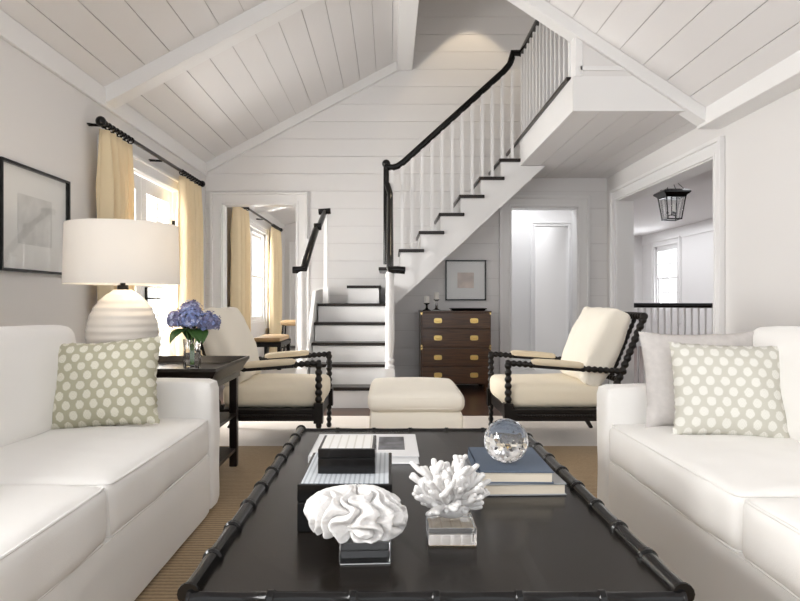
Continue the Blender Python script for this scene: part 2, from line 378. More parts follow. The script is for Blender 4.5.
# ------------------------------------------------------------------ french doors, windows
def sash(parent, name, u0, u1, z0, z1, stile, bot, top, cols, rows, place, t=.045):
    mb = MB()
    def bx(a, b, c, d, tt=t): place(mb, a, b, c, d, tt)
    bx(u0, u0+stile, z0, z1); bx(u1-stile, u1, z0, z1); bx(u0+stile, u1-stile, z0, z0+bot); bx(u0+stile, u1-stile, z1-top, z1)
    a0, a1, c0, c1 = u0+stile, u1-stile, z0+bot, z1-top
    for i in range(1, cols): u = a0+(a1-a0)*i/cols; bx(u-.013, u+.013, c0, c1, t*.7)
    for j in range(1, rows): z = c0+(c1-c0)*j/rows; bx(a0, a1, z-.011, z+.011, t*.66)
    f = mb.build(name, TRIMW, parent, bevel=.003)
    mb = MB(); place(mb, a0-.005, a1+.005, c0-.005, c1+.005, .006); mb.build('pane', PANE, f)
    return f
pl = lambda x: (lambda mb, a, b, c, d, t: mb.box(x-t/2, x+t/2, a, b, c, d))
d1 = thing('door_1', None, None, kind='structure')
for u0, u1 in ((4.69, 5.475), (5.475, 6.26)):
    lf = sash(d1, 'door_leaf', u0+.004, u1-.004, .01, 2.07, .115, .26, .13, 2, 4, pl(XL-.06))
mb = MB(); mb.box(XL-.04, XL-.02, 5.55, 5.575, .90, 1.10); mb.tube([(XL-.02, 5.56, 1.0), (XL+.04, 5.56, 1.0), (XL+.045, 5.60, 1.0), (XL+.045, 5.68, 1.0)], .008); mb.build('lever_handle', BLACK, d1)
for z in (.35, 1.72):
    MB().box(XL-.035, XL-.01, 6.235, 6.262, z-.06, z+.06).build('hinge', BLACK, d1)
def window(n, u0, u1, z0, z1, x, cols, rows, nsash):
    w = thing('window_%d' % n, None, None, kind='structure')
    k = (u1-u0)/nsash
    for i in range(nsash):
        a, b = u0+i*k, u0+(i+1)*k; zm = (z0+z1)/2
        mb = MB(); p = pl(x)
        p(mb, a, a+.05, z0, z1, .1); p(mb, b-.05, b, z0, z1, .1); p(mb, a, b, z0, z0+.04, .12); p(mb, a, b, z1-.05, z1, .1); mb.build('frame', TRIMW, w, bevel=.003)
        sash(w, 'lower_sash', a+.05, b-.05, z0+.04, zm+.02, .04, .06, .035, cols, rows, p, .035)
        sash(w, 'upper_sash', a+.05, b-.05, zm-.02, z1-.05, .04, .035, .05, cols, rows, pl(x-.036), .035)
    return w
window(1, LW[0], LW[1], LW[2], LW[3], XL-.07, 1, 1, 2)
window(2, NW[0], NW[1], NW[2], NW[3], XL-.07, 2, 2, 2)  # out-of-view window, added to let the side fill in
casing('trim_17', LW[0], LW[1], LW[3], lambda mb,a,b,c,d,t: mb.box(XL, XL+t, a, b, max(c, .5), d), w=.10)
casing('trim_18', NW[0], NW[1], NW[3], lambda mb,a,b,c,d,t: mb.box(XL, XL+t, a, b, max(c, .86), d), w=.10)
sh = thing('louvred_shutter', 'white louvred shutter standing outside the french doors', 'shutter', (XL-.42, 6.55, 0))
mb = MB()
for i in range(44): mb.box(-.02, .02, -.33, .33, .10+i*.047, .115+i*.047, Matrix.Rotation(0, 4, 'Y'))
mb.build('louvres', TRIMW, sh)
MB().box(-.025,.025,-.38,-.33,0,2.2).box(-.025,.025,.33,.38,0,2.2).box(-.025,.025,-.33,.33,2.15,2.2).box(-.025,.025,-.33,.33,0,.08).build('frame', TRIMW, sh)
struct(MB().box(-6, XL-.15, 2, 14, -.12, -.02), 'ground_terrace', mat('pale_stone', (.6, .6, .58), .8, bump=.2, bscale=20))

# ------------------------------------------------------------------ left back room, right back room, hall
struct(MB().box(XL, .6, 12.7, 12.85, 0, 2.9), 'wall_left_room_back', WALLP)
struct(MB().box(.5, .6, YB+.15, 12.7, 0, 3.0), 'wall_left_room_side', WALLP)
mb = MB(); mb.prism([(XL-.1, 2.50), (.6, 3.2), (.6, 3.3), (XL-.1, 2.6)], 'y', YB+.15, 12.8); struct(mb, 'ceiling_left_room', CEILP)
mb = MB(); mb.prism([(XL, 2.50), (.6, 3.2), (.6, 3.06), (XL, 2.36)], 'y', 9.9, 10.05); struct(mb, 'trim_19', TRIMW)
casing('trim_20', -1.93, -1.2, 2.05, lambda mb,a,b,c,d,t: mb.box(a, b, 12.7-t, 12.7, c, d))
d2 = thing('door_2', None, None, kind='structure'); sash(d2, 'door_leaf', -1.92, -1.21, .01, 2.04, .11, .3, .12, 2, 3, lambda mb,a,b,c,d,t: mb.box(a,b,12.69-t,12.69,c,d))
tag(MB().box(-1.95, .3, 7.7, 12.3, 0, .01).build('carpet', PALER), 'pale carpet on the floor of the room behind the left doorway', 'carpet')
# right back room
struct(MB().box(.6, .7, YB+.15, 12.5, 0, 2.7), 'wall_right_room_side', WALLP)
PO = (2.02, 2.49, -1, 2.02)
mb = MB(); solid_wall(mb, .7, XR, 0, 2.7, [PO], lambda a,b,c,d: mb.box(a,b,8.7,8.82,c,d)); struct(mb, 'wall_partition', WHITE, flat=True)
casing('trim_21', PO[0], PO[1]+.0, PO[3], lambda mb,a,b,c,d,t: mb.box(a, min(b, XR-.001), 8.7-t, 8.7, c, d), w=.06)
struct(MB().box(.7, XR, 12.2, 12.35, 0, 2.7), 'wall_far', WHITE)
struct(MB().box(.6, XR, YB+.15, 12.35, 2.58, 2.7), 'ceiling_right_room', CEILP)
mb = MB(); mb.prism([(7.42, 2.25), (8.7, 2.08), (8.7, 2.6), (7.42, 2.6)], 'x', 1.2, 1.45); struct(mb, 'trim_22', TRIMW)
d3 = thing('door_3', None, None, kind='structure')
mb = MB(); mb.box(2.62-.62, 2.46, 12.14, 12.2, 0, 2.05)
for z0, z1 in ((.2, .85), (1.0, 1.9)): mb.box(2.08, 2.38, 12.125, 12.14, z0, z1)
mb.build('door_leaf', TRIMW, d3, bevel=.008); MB().ball((2.42, 12.10, .98), .03).build('door_knob', BLACK, d3)
tag(MB().box(.8, 2.45, 7.6, 12.1, 0, .01).build('carpet', PALER), 'pale carpet beyond the right doorway beside the dark chest', 'carpet')
# hall beyond the right wall
HX = 5.4; HW = (11.65, 12.65, .78, 2.06)
mb = MB(); solid_wall(mb, 3.4, 14, 0, 2.5, [HW], lambda a,b,c,d: mb.box(HX,HX+.12,a,b,c,d)); struct(mb, 'wall_hall_right', WHITE, flat=True)
struct(MB().box(XR+.16, HX+.1, 13.3, 13.4, 0, 2.5), 'wall_hall_back', WHITE)
struct(MB().box(XR+.16, HX+.1, 3.3, 3.4, 0, 2.5), 'wall_hall_front', WHITE)
struct(MB().box(XR+.16, HX+.12, 3.3, 13.4, 2.35, 2.5), 'ceiling_hall', CEILP)
window(3, HW[0], HW[1], HW[2], HW[3], HX+.06, 2, 2, 1)
casing('trim_23', HW[0], HW[1], HW[3], lambda mb,a,b,c,d,t: mb.box(HX-t, HX, a, b, max(c,.55), d), w=.12)
struct(MB().box(HX-.02, HX, 3.4, 13.3, 2.15, 2.35), 'trim_24', TRIMW)

# ------------------------------------------------------------------ staircase
r = .19; YS = 6.55
st = thing('staircase', 'white staircase with dark treads turning right along the boarded back wall', 'staircase', (0, 0, 0))
# lower flight
ny = [5.65+.20*i for i in range(4)] + [6.45]
for k in range(4):
    MB().box(-.755, -.04, ny[k]+.02, ny[k+1]+.02, 0 if k < 1 else r*k-.03, r*(k+1)-.03).build('riser', TRIMW, st)
    MB().box(-.765, -.045, ny[k], ny[k+1]+.02, r*(k+1)-.03, r*(k+1)).build('tread', DARKT, st, bevel=.006)
MB().box(-.745, -.04, 6.47, YB-.004, r*4-.03, r*5-.03).build('riser', TRIMW, st)
MB().box(-.75, -.045, 6.45, YB-.004, r*5-.03, r*5).build('tread', DARKT, st, bevel=.006)
mb = MB(); mb.prism([(-.12,6.64),(-.45,6.64),(-.45,7.24),(-.12,7.24)], 'z', r*5, r*6-.03); mb.build('riser', TRIMW, st)
mb = MB(); mb.prism([(-.10,6.62),(-.46,6.62),(-.46,7.245),(-.10,7.245)], 'z', r*6-.03, r*6); mb.build('tread', DARKT, st)
mb = MB(); mb.prism([(5.60,0),(YB-.005,0),(YB-.005,1.30),(6.45,1.12),(5.60,.30)], 'x', -.045, .03); mb.build('stringer', TRIMW, st, bevel=.004)
mb = MB(); mb.prism([(5.60,0),(YB-.005,0),(YB-.005,1.12),(6.45,1.08),(5.60,.26)], 'x', -.80, -.766); mb.build('stringer', TRIMW, st, bevel=.004)
# main flight
nx = [-.12+.211*i for i in range(8)]
sof = lambda x: .885+.925*x
prof = [(.03, sof(.03))]
for k in range(7):
    z = r*(7+k)-.03
    prof += [(max(.03, nx[k]+.02), z if k else z)] if k == 0 else [(nx[k]+.02, r*(6+k)-.03), (nx[k]+.02, z)]
prof += [(nx[7]-.1+.06, r*13-.03), (GX, r*13-.03), (GX, 2.40), (1.64, 2.40), (1.64, sof(1.64))]
prof = prof[:-3] + [(GX, sof(GX))]
mb = MB(); mb.prism(prof, 'y', YS, YB-.002); mb.build('stringer', TRIMW, st)
mb = MB(); mb.prism([(GX, sof(GX)), (1.635, 2.398), (GX, 2.398)], 'y', YS, YB-.002); mb.build('soffit', TRIMW, st)
for k in range(7):
    MB().box(nx[k], nx[k]+.268 if k < 6 else GX, YS-.03, YB-.002, r*(7+k)-.034, r*(7+k)).build('tread', DARKT, st, bevel=.005)
struct(MB().box(GX-.02, GX+.05, GF+.1, YB, 2.66, 2.69), 'trim_25', DARKT)
# balustrade of the main flight
RAILS = 'black handrails of the staircase'
bal = thing('stair_balustrade', 'black handrail on white balusters climbing the main flight from the turned post', 'railing', (0, 0, 0))
def turned(mb, x, y, z0, z1, w=.044):
    mb.box(x-w, x+w, y-w, y+w, z0, z0+.38)
    h = z1-z0-.38
    pr = [(w*.75,0),(w*.95,.02),(w*.6,.035),(w*.9,.06),(w*.95,.075),(w*.6,.09),(w*.74,.14),(w*.9,.24),(w*.9,.36),(w*.8,h-.12),(w*.78,h-.06),(w*.92,h-.04),(w*.92,h-.02),(w*.7,h)]
    mb.lathe(pr, (x, y, z0+.38), 20); return mb
turned(MB(), 0, 5.5, 0, 1.235).build('newel', TRIMW, bal)
yr = 6.52; zt = 2.385
pts = [(.13, 5.47, 1.245), (.06, 5.46, 1.25), (.01, 5.48, 1.25), (0, 5.56, 1.27), (0, 5.7, 1.38), (0, 6.38, 1.99), (0, 6.48, 2.09), (-.03, 6.54, 2.2)]
MB().tube(pts, .033, 12).build('handrail', BLACK, bal)
mb = MB(); mb.tube([(-.04, yr+.03, 1.36), (-.04, yr+.03, 2.42)], .03, 12); mb.ball((-.04, yr+.03, 2.42), .045); mb.build('rail_post', BLACK, bal)
mb = MB(); mb.tube([(-.03, yr+.03, zt), (.03, yr+.03, zt-.005), (.08, yr+.03, zt+.01), (.14, yr+.03, zt+.05), (1.19, yr+.03, zt+1.0), (1.26, yr+.03, zt+1.08), (1.285, yr+.03, 3.54), (1.285, yr+.03, 3.585), (1.39, yr+.03, 3.585)], .034, 12); mb.build('handrail', BLACK, bal)
hz = lambda x: zt+.05+(x-.14)*.905
for i in range(13):
    x = .02+.1055*i; k = min(6, max(0, int((x+.12)/.211)))
    top = hz(x) if x > .12 else zt
    MB().box(x-.014, x+.014, yr+.016, yr+.044, r*(7+k), top).build('baluster', TRIMW, bal)
for i, y in enumerate((5.72, 5.86, 6.0, 6.14, 6.28, 6.40)):
    MB().box(-.012, .016, y-.014, y+.014, .2+(y-5.5)*.93, 1.27+(y-5.56)*.88).build('baluster', TRIMW, bal)
gb = thing('gallery_balustrade', 'black topped white balustrade guarding the upper gallery floor under the rafter', 'railing', (GX+.015, 0, 2.69))
mb = MB(); mb.tube([(0, 6.57, .895), (0, GF+.04, .895)], .034, 12); mb.build('handrail', BLACK, gb)
n = 14
for i in range(n):
    y = 6.50-(6.50-GF-.12)*i/(n-1); MB().box(-.014, .014, y-.014, y+.014, 0, .88).build('baluster', TRIMW, gb)
sb = thing('stair_rail', 'short black handrail on the left of the lower flight beside the doorway', 'railing', (0, 0, 0))
turned(MB(), -.775, 5.5, 0, 1.235).build('newel', TRIMW, sb)
mb = MB(); mb.tube([(-.86, 5.5, 1.25), (-.79, 5.5, 1.25), (-.765, 5.52, 1.26), (-.758, 5.58, 1.32), (-.735, 5.85, 1.53), (-.722, 6.05, 1.665), (-.718, 6.10, 1.69)], [.03,.034,.034,.034,.033,.033,.033], 12); mb.tube([(-.745, 6.09, 1.70), (-.675, 6.10, 1.705)], .036, 12)
mb.tube([(-.70, 6.09, 1.69), (-.68, 6.48, 1.90)], .028, 12); mb.tube([(-.745, 6.50, 1.905), (-.62, 6.50, 1.915)], .032, 12); mb.build('handrail', BLACK, sb)
MB().box(-.69, -.65, 6.49, 6.53, .95, 1.89).box(-.70, -.64, 6.48, 6.54, .95, 1.12).build('post', TRIMW, sb, bevel=.004)
for y in (5.68, 5.88): MB().box(-.79, -.768, y-.011, y+.011, .26+(y-5.6)*.5, 1.36+(y-5.6)*.72).build('baluster', TRIMW, sb)

dl = thing('recessed_downlight', 'recessed downlight in the stairwell ceiling washing the boarded wall', 'downlight', (.93, YB-.5, 4.90))
MB().lathe([(.045, .04), (.05, .0), (.065, -.004), (.068, .05)], seg=20, cap=False).build('trim_ring', TRIMW, dl)
sd = bpy.data.lights.new('downlight_beam', 'SPOT'); sd.energy = 24; sd.spot_size = R(68); sd.spot_blend = .12; sd.color = (1, .80, .55); sd.shadow_soft_size = .02
so = bpy.data.objects.new('downlight_beam', sd); so.location = (.93, YB-.5, 4.87); COL.objects.link(so)
wl = bpy.data.lights.new('stairwell_fill', 'AREA'); wl.energy = 1.5; wl.size = 1.0; wl.color = (1, .9, .78)  # overhead fill added to brighten the stairwell, no window up there
wo = bpy.data.objects.new('stairwell_fill', wl); wo.location = (1.9, 5.9, 4.8); COL.objects.link(wo)

# ------------------------------------------------------------------ curtains and rods
def rod_set(y0, y1, z, label, rings):
    t = thing('curtain_rod', label, 'curtain rod', (XL+.11, (y0+y1)/2, z)); h = (y1-y0)/2
    MB().tube([(0, -h, 0), (0, h, 0)], .017, 10).build('rod', BLACK, t)
    for s in (-1, 1): MB().ball((0, s*(h+.03), 0), .036).build('finial', BLACK, t)
    for y in (-h+.02, 0, h-.02): MB().tube([(-.11, y, -.01), (0, y, -.015)], .011, 8).lathe([(.03,0),(.03,.01)], (-.105, y, -.015), 12).build('bracket', BLACK, t)
    for y in rings:
        mb = MB(); yy = y-(y0+y1)/2
        mb.loops([[((.024+.0065*math.cos(b))*math.cos(a), yy+.0065*math.sin(b), (.024+.0065*math.cos(b))*math.sin(a)-.008) for b in qq(0, 2*math.pi, 6)[:-1]] for a in qq(0, 2*math.pi, 16)[:-1]], closed=True, cap=False)
        mb.build('ring', BLACK, t)
def curtain(y0, y1, ztop, label, folds, group=None, seed=0, spread=1.0):
    X = XL+.11; w = y1-y0; H = ztop-.015
    def f(u, v):
        a = min(1, max(0, .5+(1-v)*3)); amp = .046*a*(1+.3*math.sin(u*5+seed)); ph = 2*math.pi*folds*(u+.012*math.sin(v*4+seed+u*9))
        x = X + amp*(2*abs(math.sin(ph/2))**.75-1) + .008*math.sin(ph*.7+1.3+seed)*a
        yc = (y0+y1)/2; y = yc + (u-.5)*w*(1+(spread-1)*(1-v)**.7) + 0
        return (x, y, .015 + H*v)
    o = MB().grid(f, folds*18, 26).build('curtain', CURT, smooth=True, angle=80, solid=.004)
    return tag(o, label, 'curtain', group)
rod_set(4.42, 6.72, 2.245, 'black rod over the french doors in the main room', [4.44+.065*i for i in range(8)]+[6.10+.075*i for i in range(9)])
curtain(4.42, 4.93, 2.20, 'gold pleated curtain left of the french doors, behind the lamp', 5, seed=1)
curtain(6.08, 6.72, 2.20, 'gold pleated curtain right of the french doors, next to the white doorway', 5, seed=2)
rod_set(8.42, 11.6, 2.30, 'black rod over the window in the room behind the left doorway', [8.45+.09*i for i in range(6)]+[10.85+.09*i for i in range(8)])
curtain(8.15, 8.95, 2.25, 'gold curtain just inside the left doorway, near side of the window', 5, seed=3)
curtain(10.70, 11.55, 2.25, 'pale gold curtain on the far side of the window through the left doorway', 6, seed=4)

# ------------------------------------------------------------------ rug
RZ = .012
rug = thing('area_rug', 'tan sisal rug with a pale border under the sofas and coffee table', 'rug', (.15, 2, 0))
MB().box(-1.95, 2.1, -3.2, 2.14, 0, RZ).build('field', SISAL, rug)
MB().box(-1.95, 2.1, 2.14, 3.22, 0, RZ).build('border', BORD, rug)

# ------------------------------------------------------------------ sofas
def sofa(label, x, yc, rz, L, group, armz=.60):
    t = thing('sofa', label, 'sofa', (x, yc, RZ), rz, group); D = .97; f = D/2; h = L/2; aw = .15
    z0 = -RZ
    MB().puff((.03, 0, .145), (f-.03, h-aw+.005, .135), .02, (0,0,0), (10, 30, 6), .002, 1).build('base', SOFA, t)
    for s in (-1, 1):
        MB().puff((0, s*(h-aw/2), (armz+.012)/2), (f, aw/2, armz/2-.006), .032, (.008, .010, .008), (24, 10, 14), .004, 3+s).build('arm', SOFA, t)
    MB().puff((-f+.12, 0, .39), (.12, h-aw*.2, .375), .06, (0,0,.01), (8, 40, 12), .004, 5).build('back', SOFA, t)
    cw = (L-2*aw)/2
    for s in (-1, 1):
        cy = s*cw/2
        c = MB().puff((.085, cy, .355), (f-.088, cw/2-.004, .085), .030, (.008, 0, .018), (30, 36, 8), .008, 10+s).build('seat_cushion', SOFA, t)
        x0, x1, y0, y1 = .0, f-.003-.006, cy-cw/2+.012, cy+cw/2-.012
        mb = MB()
        for z in (.432, .279):
            mb.tube([(x0, y0, z), (x1-.04, y0, z), (x1-.012, y0+.004, z), (x1-.003, y0+.015, z)] + [(x1+.004*math.sin(math.pi*a), y0+.03+(y1-y0-.06)*a, z) for a in qq(.02, .98, 14)] + [(x1-.003, y1-.015, z), (x1-.012, y1-.004, z), (x1-.04, y1, z), (x0, y1, z)], .0042, 6)
        mb.build('piping', SOFA, c)
        M = Matrix.Translation((-f+.315, cy, .43)) @ Matrix.Rotation(R(-6), 4, 'Y')
        MB().puff((0, 0, .205), (.095, cw/2-.006, .218), .05, (.05, .0, .014), (10, 26, 18), .009, 20+s, M).build('back_cushion', SOFA, t)
    for sx in (-1, 1):
        for sy in (-1, 1): MB().box(sx*(f-.08)-.025, sx*(f-.08)+.025, sy*(h-.08)-.025, sy*(h-.08)+.025, 0, .03).build('foot', BLACKW, t)
    return t
sofa('white linen sofa beside the lamp table, holding one olive printed pillow', -.805-.485, 1.80, 0, 2.30, None)
sofa('white linen sofa by the hall opening, holding a grey and a printed pillow', .94+.485, 1.69, 180, 2.30, None, .59)

def throw_pillow(label, m, loc, w, h, T, rot, seed, ruffle=0):
    def surf(sgn):
        def f(u, v):
            x, y = 2*u-1, 2*v-1
            e = 1-.07*(1-y*y) ; g = 1-.06*(1-x*x)
            th = T/2*((1-abs(x)**3.2)*(1-abs(y)**3.2))**.62
            p = Vector((x*e*w/2, y*g*h/2, sgn*th)); q = noise.noise_vector(p*9+Vector((seed, seed*2, 0)))
            edge = max(abs(x), abs(y))
            p += q*.010*(1-edge**4)*.8 + Vector((q.x, q.y, 0))*.006
            if ruffle and edge > .999: p += Vector((ruffle*math.sin(y*40+seed)*(abs(x) > .999), ruffle*math.sin(x*40+seed)*(abs(y) > .999), 0))
            return p
        return f
    mb = MB(); mb.grid(surf(1), 30, 30); mb.grid(lambda u, v: surf(-1)(1-u, v), 30, 30)
    bmesh.ops.remove_doubles(mb.bm, verts=mb.bm.verts, dist=.0005)
    o = mb.build('throw_pillow', m, keep=True, angle=75, recalc=True); o.location = loc; o.rotation_euler = [R(a) for a in rot]; 
    return tag(o, label, 'pillow')
throw_pillow('olive and white block print pillow against the lamp-side sofa arm', PRINT1, (-1.205, 2.58, .637), .485, .375, .15, (70, -3, 10), 1, .003)
throw_pillow('grey and white block print pillow propped in front of a plain grey one', PRINT2, (1.315, 2.42, .632), .415, .375, .15, (72, 1, -14), 2, .003)
throw_pillow('plain grey linen pillow standing behind the printed pillow', GREYP, (1.30, 2.60, .652), .49, .40, .13, (78, 0, -2), 3)

# ------------------------------------------------------------------ coffee table
TX0, TX1, TY0, TY1, TZ = -.362, .527, 1.115, 2.54, .45
ct = thing('coffee_table', 'large black coffee table with bamboo-turned rim between the sofas', 'table', ((TX0+TX1)/2, (TY0+TY1)/2, RZ))
hx, hy = (TX1-TX0)/2, (TY1-TY0)/2; z = TZ-RZ
MB().box(-hx, hx, -hy, hy, z-.035, z).build('tabletop', TABLE, ct)
MB().box(-hx+.02, hx-.02, -hy+.02, hy-.02, z-.10, z-.035).build('apron', TABLE, ct)
def bamboo(p0, p1, rr, pitch, ring):
    p0, p1 = Vector(p0), Vector(p1); L = (p1-p0).length; n = round(L/pitch); pts = []; rs = []
    for i in range(n):
        for a, q in ((0, ring), (.035, ring*1.03), (.06, 1.0), (.5, .93), (.94, 1.0), (.965, ring*1.03)):
            pts.append(p0.lerp(p1, (i+a)/n)); rs.append(rr*q)
    pts.append(p1); rs.append(rr*ring); return MB().tube(pts, rs, 14)
for s in (-1, 1):
    bamboo((s*hx, -hy, z+.003), (s*hx, hy, z+.003), .0165, .165, 1.22).build('rim', BLACK, ct)
    bamboo((-hx, s*hy, z-.004), (hx, s*hy, z-.004), .0125, .152, 1.22).build('rim', BLACK, ct)
for sx in (-1, 1):
    for sy in (-1, 1): bamboo((sx*(hx-.02), sy*(hy-.02), 0), (sx*(hx-.02), sy*(hy-.02), z-.02), .028, .14, 1.2).build('leg', BLACK, ct)

# things on the coffee table
TO = TZ+.0008
def hollow_box(label, x0, x1, y0, y1, z0, z1, lidm):
    t = thing('keepsake_box', label, 'box', ((x0+x1)/2, (y0+y1)/2, z0)); a, b, h = (x1-x0)/2, (y1-y0)/2, z1-z0
    MB().box(-a, a, -b, b, 0, h*.62).build('body', BLACK, t, bevel=.002)
    lid = MB().box(-a, a, -b, b, h*.635, h).build('lid', BLACK, t, bevel=.002)
    MB().box(-a+.008, a-.008, -b+.008, b-.008, h-.001, h+.0015).build('inlay', lidm, lid); return t
ST1 = striped('blue_white_bone_stripes', (.42, .46, .50), (.66, .70, .74), .0115, 0, .62); ST2 = striped('cream_bone_stripes', (.62, .60, .56), (.80, .79, .77), .02, 0, .8)
hollow_box('large black box with blue and white striped lid behind the brain coral', -.212, .005, 1.42, 1.72, TO, .56, ST1)
hollow_box('small black box with pale striped lid standing on the larger box', -.174, -.036, 1.50, 1.655, .562, .622, ST2)
def book(label, x, y, z, w, d, h, rz, cover, pages=PAGES, extra=None):
    t = thing('book', label, 'book', (x, y, z), rz)
    MB().box(-w/2+.004, w/2-.004, -d/2+.004, d/2-.004, .004, h-.004).build('pages', pages, t)
    c = MB().box(-w/2, w/2, -d/2, d/2, 0, .004).box(-w/2, w/2, -d/2, d/2, h-.004, h).box(-w/2, -w/2+.004, -d/2, d/2, 0, h).build('cover', cover, t, bevel=.001)
    if extra: extra(c, w, d, h)
    return t
BLUE = mat('slate_blue_cloth', (.085, .115, .165), .6, bump=.1, bscale=300); GREYC = mat('grey_jacket', (.30, .31, .32), .5); WCOV = mat('white_glossy_cover', (.80, .80, .81), .3)
DPHOTO = mat('dark_photo_print', (.10, .10, .11), .4, var=.9, vscale=22)
def cover_photo(c, w, d, h): MB().box(.045, .135, -.08, .115, h, h+.0008).build('cover_photo', DPHOTO, c)
book('white picture book with a dark cover photograph behind the boxes', -.085, 2.175, TO, .36, .33, .027, 0, WCOV, PAPER, cover_photo)
book('grey jacketed book at the bottom of the pile under the blue one', .357, 1.835, TO, .235, .30, .033, 2, GREYC)
book('slate blue cloth book on top of the pile, under the crystal ball', .345, 1.825, TO+.033, .202, .28, .033, -1, BLUE)
def facet_ball():
    bm = bmesh.new(); bmesh.ops.create_icosphere(bm, subdivisions=3, radius=.063); mb = MB(); mb.bm.free(); mb.bm = bm; return mb
o = facet_ball().build('crystal_ball', GLASS, keep=True, flat=True); o.location = (.332, 1.78, TO+.066+.0625); tag(o, 'faceted clear crystal ball resting on the blue book', 'crystal ball')
# brain coral
bc = thing('brain_coral', 'white folded brain coral on a clear acrylic block near the front of the table', 'coral', (-.052, 1.295, TO), 3)
MB().box(-.052, .052, -.05, .05, .0025, .045).build('acrylic_base', ACRYL, bc, bevel=.0015)
MB().box(-.050, .050, -.048, .048, .0003, .0022).build('felt_pad', PAPER, bc)
def brain(u, v):
    th = 2*math.pi*u; ph = v*math.pi*.66
    nrm = Vector((math.sin(ph)*math.cos(th), math.sin(ph)*math.sin(th), math.cos(ph)))
    w = noise.noise_vector(nrm*1.7+Vector((3.1,0,1)))*.34
    c = nrm + w
    # folds fan out from a point at the back of the crown and wander
    a = math.atan2(c.x, -(c.y-.30)); dist = math.hypot(c.x, c.y-.30)
    f = a*10 + 1.5*math.sin(dist*7+a*3) + .9*math.sin(nrm.z*8+a*2)
    k = abs(math.sin(f)); lip = (1-abs(2*k-1.0)**2)
    g = .020*k**1.15 - .006*(1-k)**3 + .002
    base = Vector((.104*nrm.x, .082*nrm.y, .062*nrm.z))
    if nrm.x < 0: base.x *= 1.12; base.z += .016*nrm.x**2
    return (base + Vector((nrm.x, nrm.y, nrm.z*.8))*(g-.012))*.90 + Vector((-.013, 0, .080)) + noise.noise_vector(nrm*9)*.0012
MB().grid(brain, 420, 110, True).build('coral', CORAL, bc, angle=80, recalc=True)
# branching coral
fc = thing('branch_coral', 'white branching finger coral on a clear acrylic block beside the books', 'coral', (.135, 1.39, TO))
MB().box(-.052, .052, -.052, .048, .0025, .040).build('acrylic_base', ACRYL, fc, bevel=.0015)
MB().box(-.050, .050, -.050, .046, .0003, .0022).build('cork_pad', CORK, fc)
mb = MB(); q = random.Random(5)
def finger(p, d, L, rad, lvl):
    pts = [Vector(p)]; dd = Vector(d).normalized()
    for i in range(5):
        dd = (dd + Vector((q.uniform(-.16,.16), q.uniform(-.16,.16), q.uniform(-.05,.2)))).normalized(); pts.append(pts[-1]+dd*L/5)
    rs = [rad*(1-.06*i)*(1+.10*q.uniform(-1,1)) for i in range(6)]
    e = pts[-1]; pts += [e+dd*rs[-1]*.5, e+dd*rs[-1]*.85]; rs += [rs[-1]*.85, rs[-1]*.4]
    mb.tube(pts, rs, 8)
    if lvl:
        for k in range(q.choice((2, 2, 3))):
            b = pts[q.choice((1, 2, 3, 4))]; a = q.uniform(0, 6.28); perp = Vector((math.cos(a), math.sin(a), .35))
            finger(b, dd*.75+perp*.75, L*q.uniform(.34,.50), rad*.9, lvl-1)
for i in range(54):
    a = i*2.39996; zc = 1-(i+.5)/54*1.42; rr = math.sqrt(max(0, 1-zc*zc)); d = Vector((rr*math.cos(a), rr*math.sin(a), zc*1.0))
    finger(Vector((0,0,.082))+d*.018, d, (.050 if zc > -.1 else .028)+.022*max(0, zc)+q.uniform(-.010, .012), .0082, 1 if zc > -.2 else 0)
mb.ball((0, 0, .074), .034, sc=(1.1, 1, .85))
for v_ in mb.bm.verts: v_.co.x *= 1.24; v_.co.y *= 1.1; v_.co.z = .04+(v_.co.z-.04)*.97
mb.build('coral', CORAL, fc, angle=80)

# ------------------------------------------------------------------ lamp table, lamp, vase, flowers
EX0, EX1, EY0, EY1 = -1.80, -.84, 3.0, 3.72
et = thing('side_table', 'dark wood tray-top side table beyond the sofa arm', 'table', ((EX0+EX1)/2, (EY0+EY1)/2, RZ)); a, b = (EX1-EX0)/2, (EY1-EY0)/2
R4 = lambda i, z: (-a+i, a-i, -b+i, b-i, z-RZ)
MB().rects([R4(.06,.53), R4(.045,.535), R4(.045,.565), R4(.03,.575), R4(.028,.59), R4(.008,.625), R4(0,.635), R4(0,.65), R4(.012,.65), R4(.03,.615), R4(.032,.612)]).build('tray_top', ETAB, et, angle=25)
for sx in (-1, 1):
    for sy in (-1, 1): MB().box(sx*(a-.075)-.022, sx*(a-.075)+.022, sy*(b-.075)-.022, sy*(b-.075)+.022, 0, .535-RZ).build('leg', ETAB, et, bevel=.003)
for z in (.325, .12): MB().box(-a+.06, a-.06, -b+.06, b-.06, z-.018-RZ, z-RZ).build('shelf', ETAB, et)
lt = thing('table_lamp', 'large table lamp with ribbed cream ceramic base and white drum shade', 'lamp', (-1.43, 3.33, .612))
pr = []
ctrl = [(0,.095),(.03,.125),(.08,.165),(.14,.187),(.19,.192),(.24,.186),(.29,.172),(.33,.153),(.37,.122),(.40,.088),(.415,.062),(.425,.05)]
for i in range(101):
    z = .425*i/100
    for (z0, r0), (z1, r1) in zip(ctrl, ctrl[1:]):
        if z0 <= z <= z1+1e-9: rr = r0+(r1-r0)*(z-z0)/(z1-z0); break
    pr.append((rr*.95 + .0017*math.sin(z*2*math.pi/.040)*(1 if z < .36 else 0), z))
MB().lathe(pr, seg=48).build('base', CERAM, lt, angle=60)
MB().lathe([(.03,.425),(.028,.45),(.014,.455),(.014,.62),(.006,.62),(.006,.75),(.012,.755),(.012,.77),(.004,.78)], seg=16).build('stem', BLACK, lt)
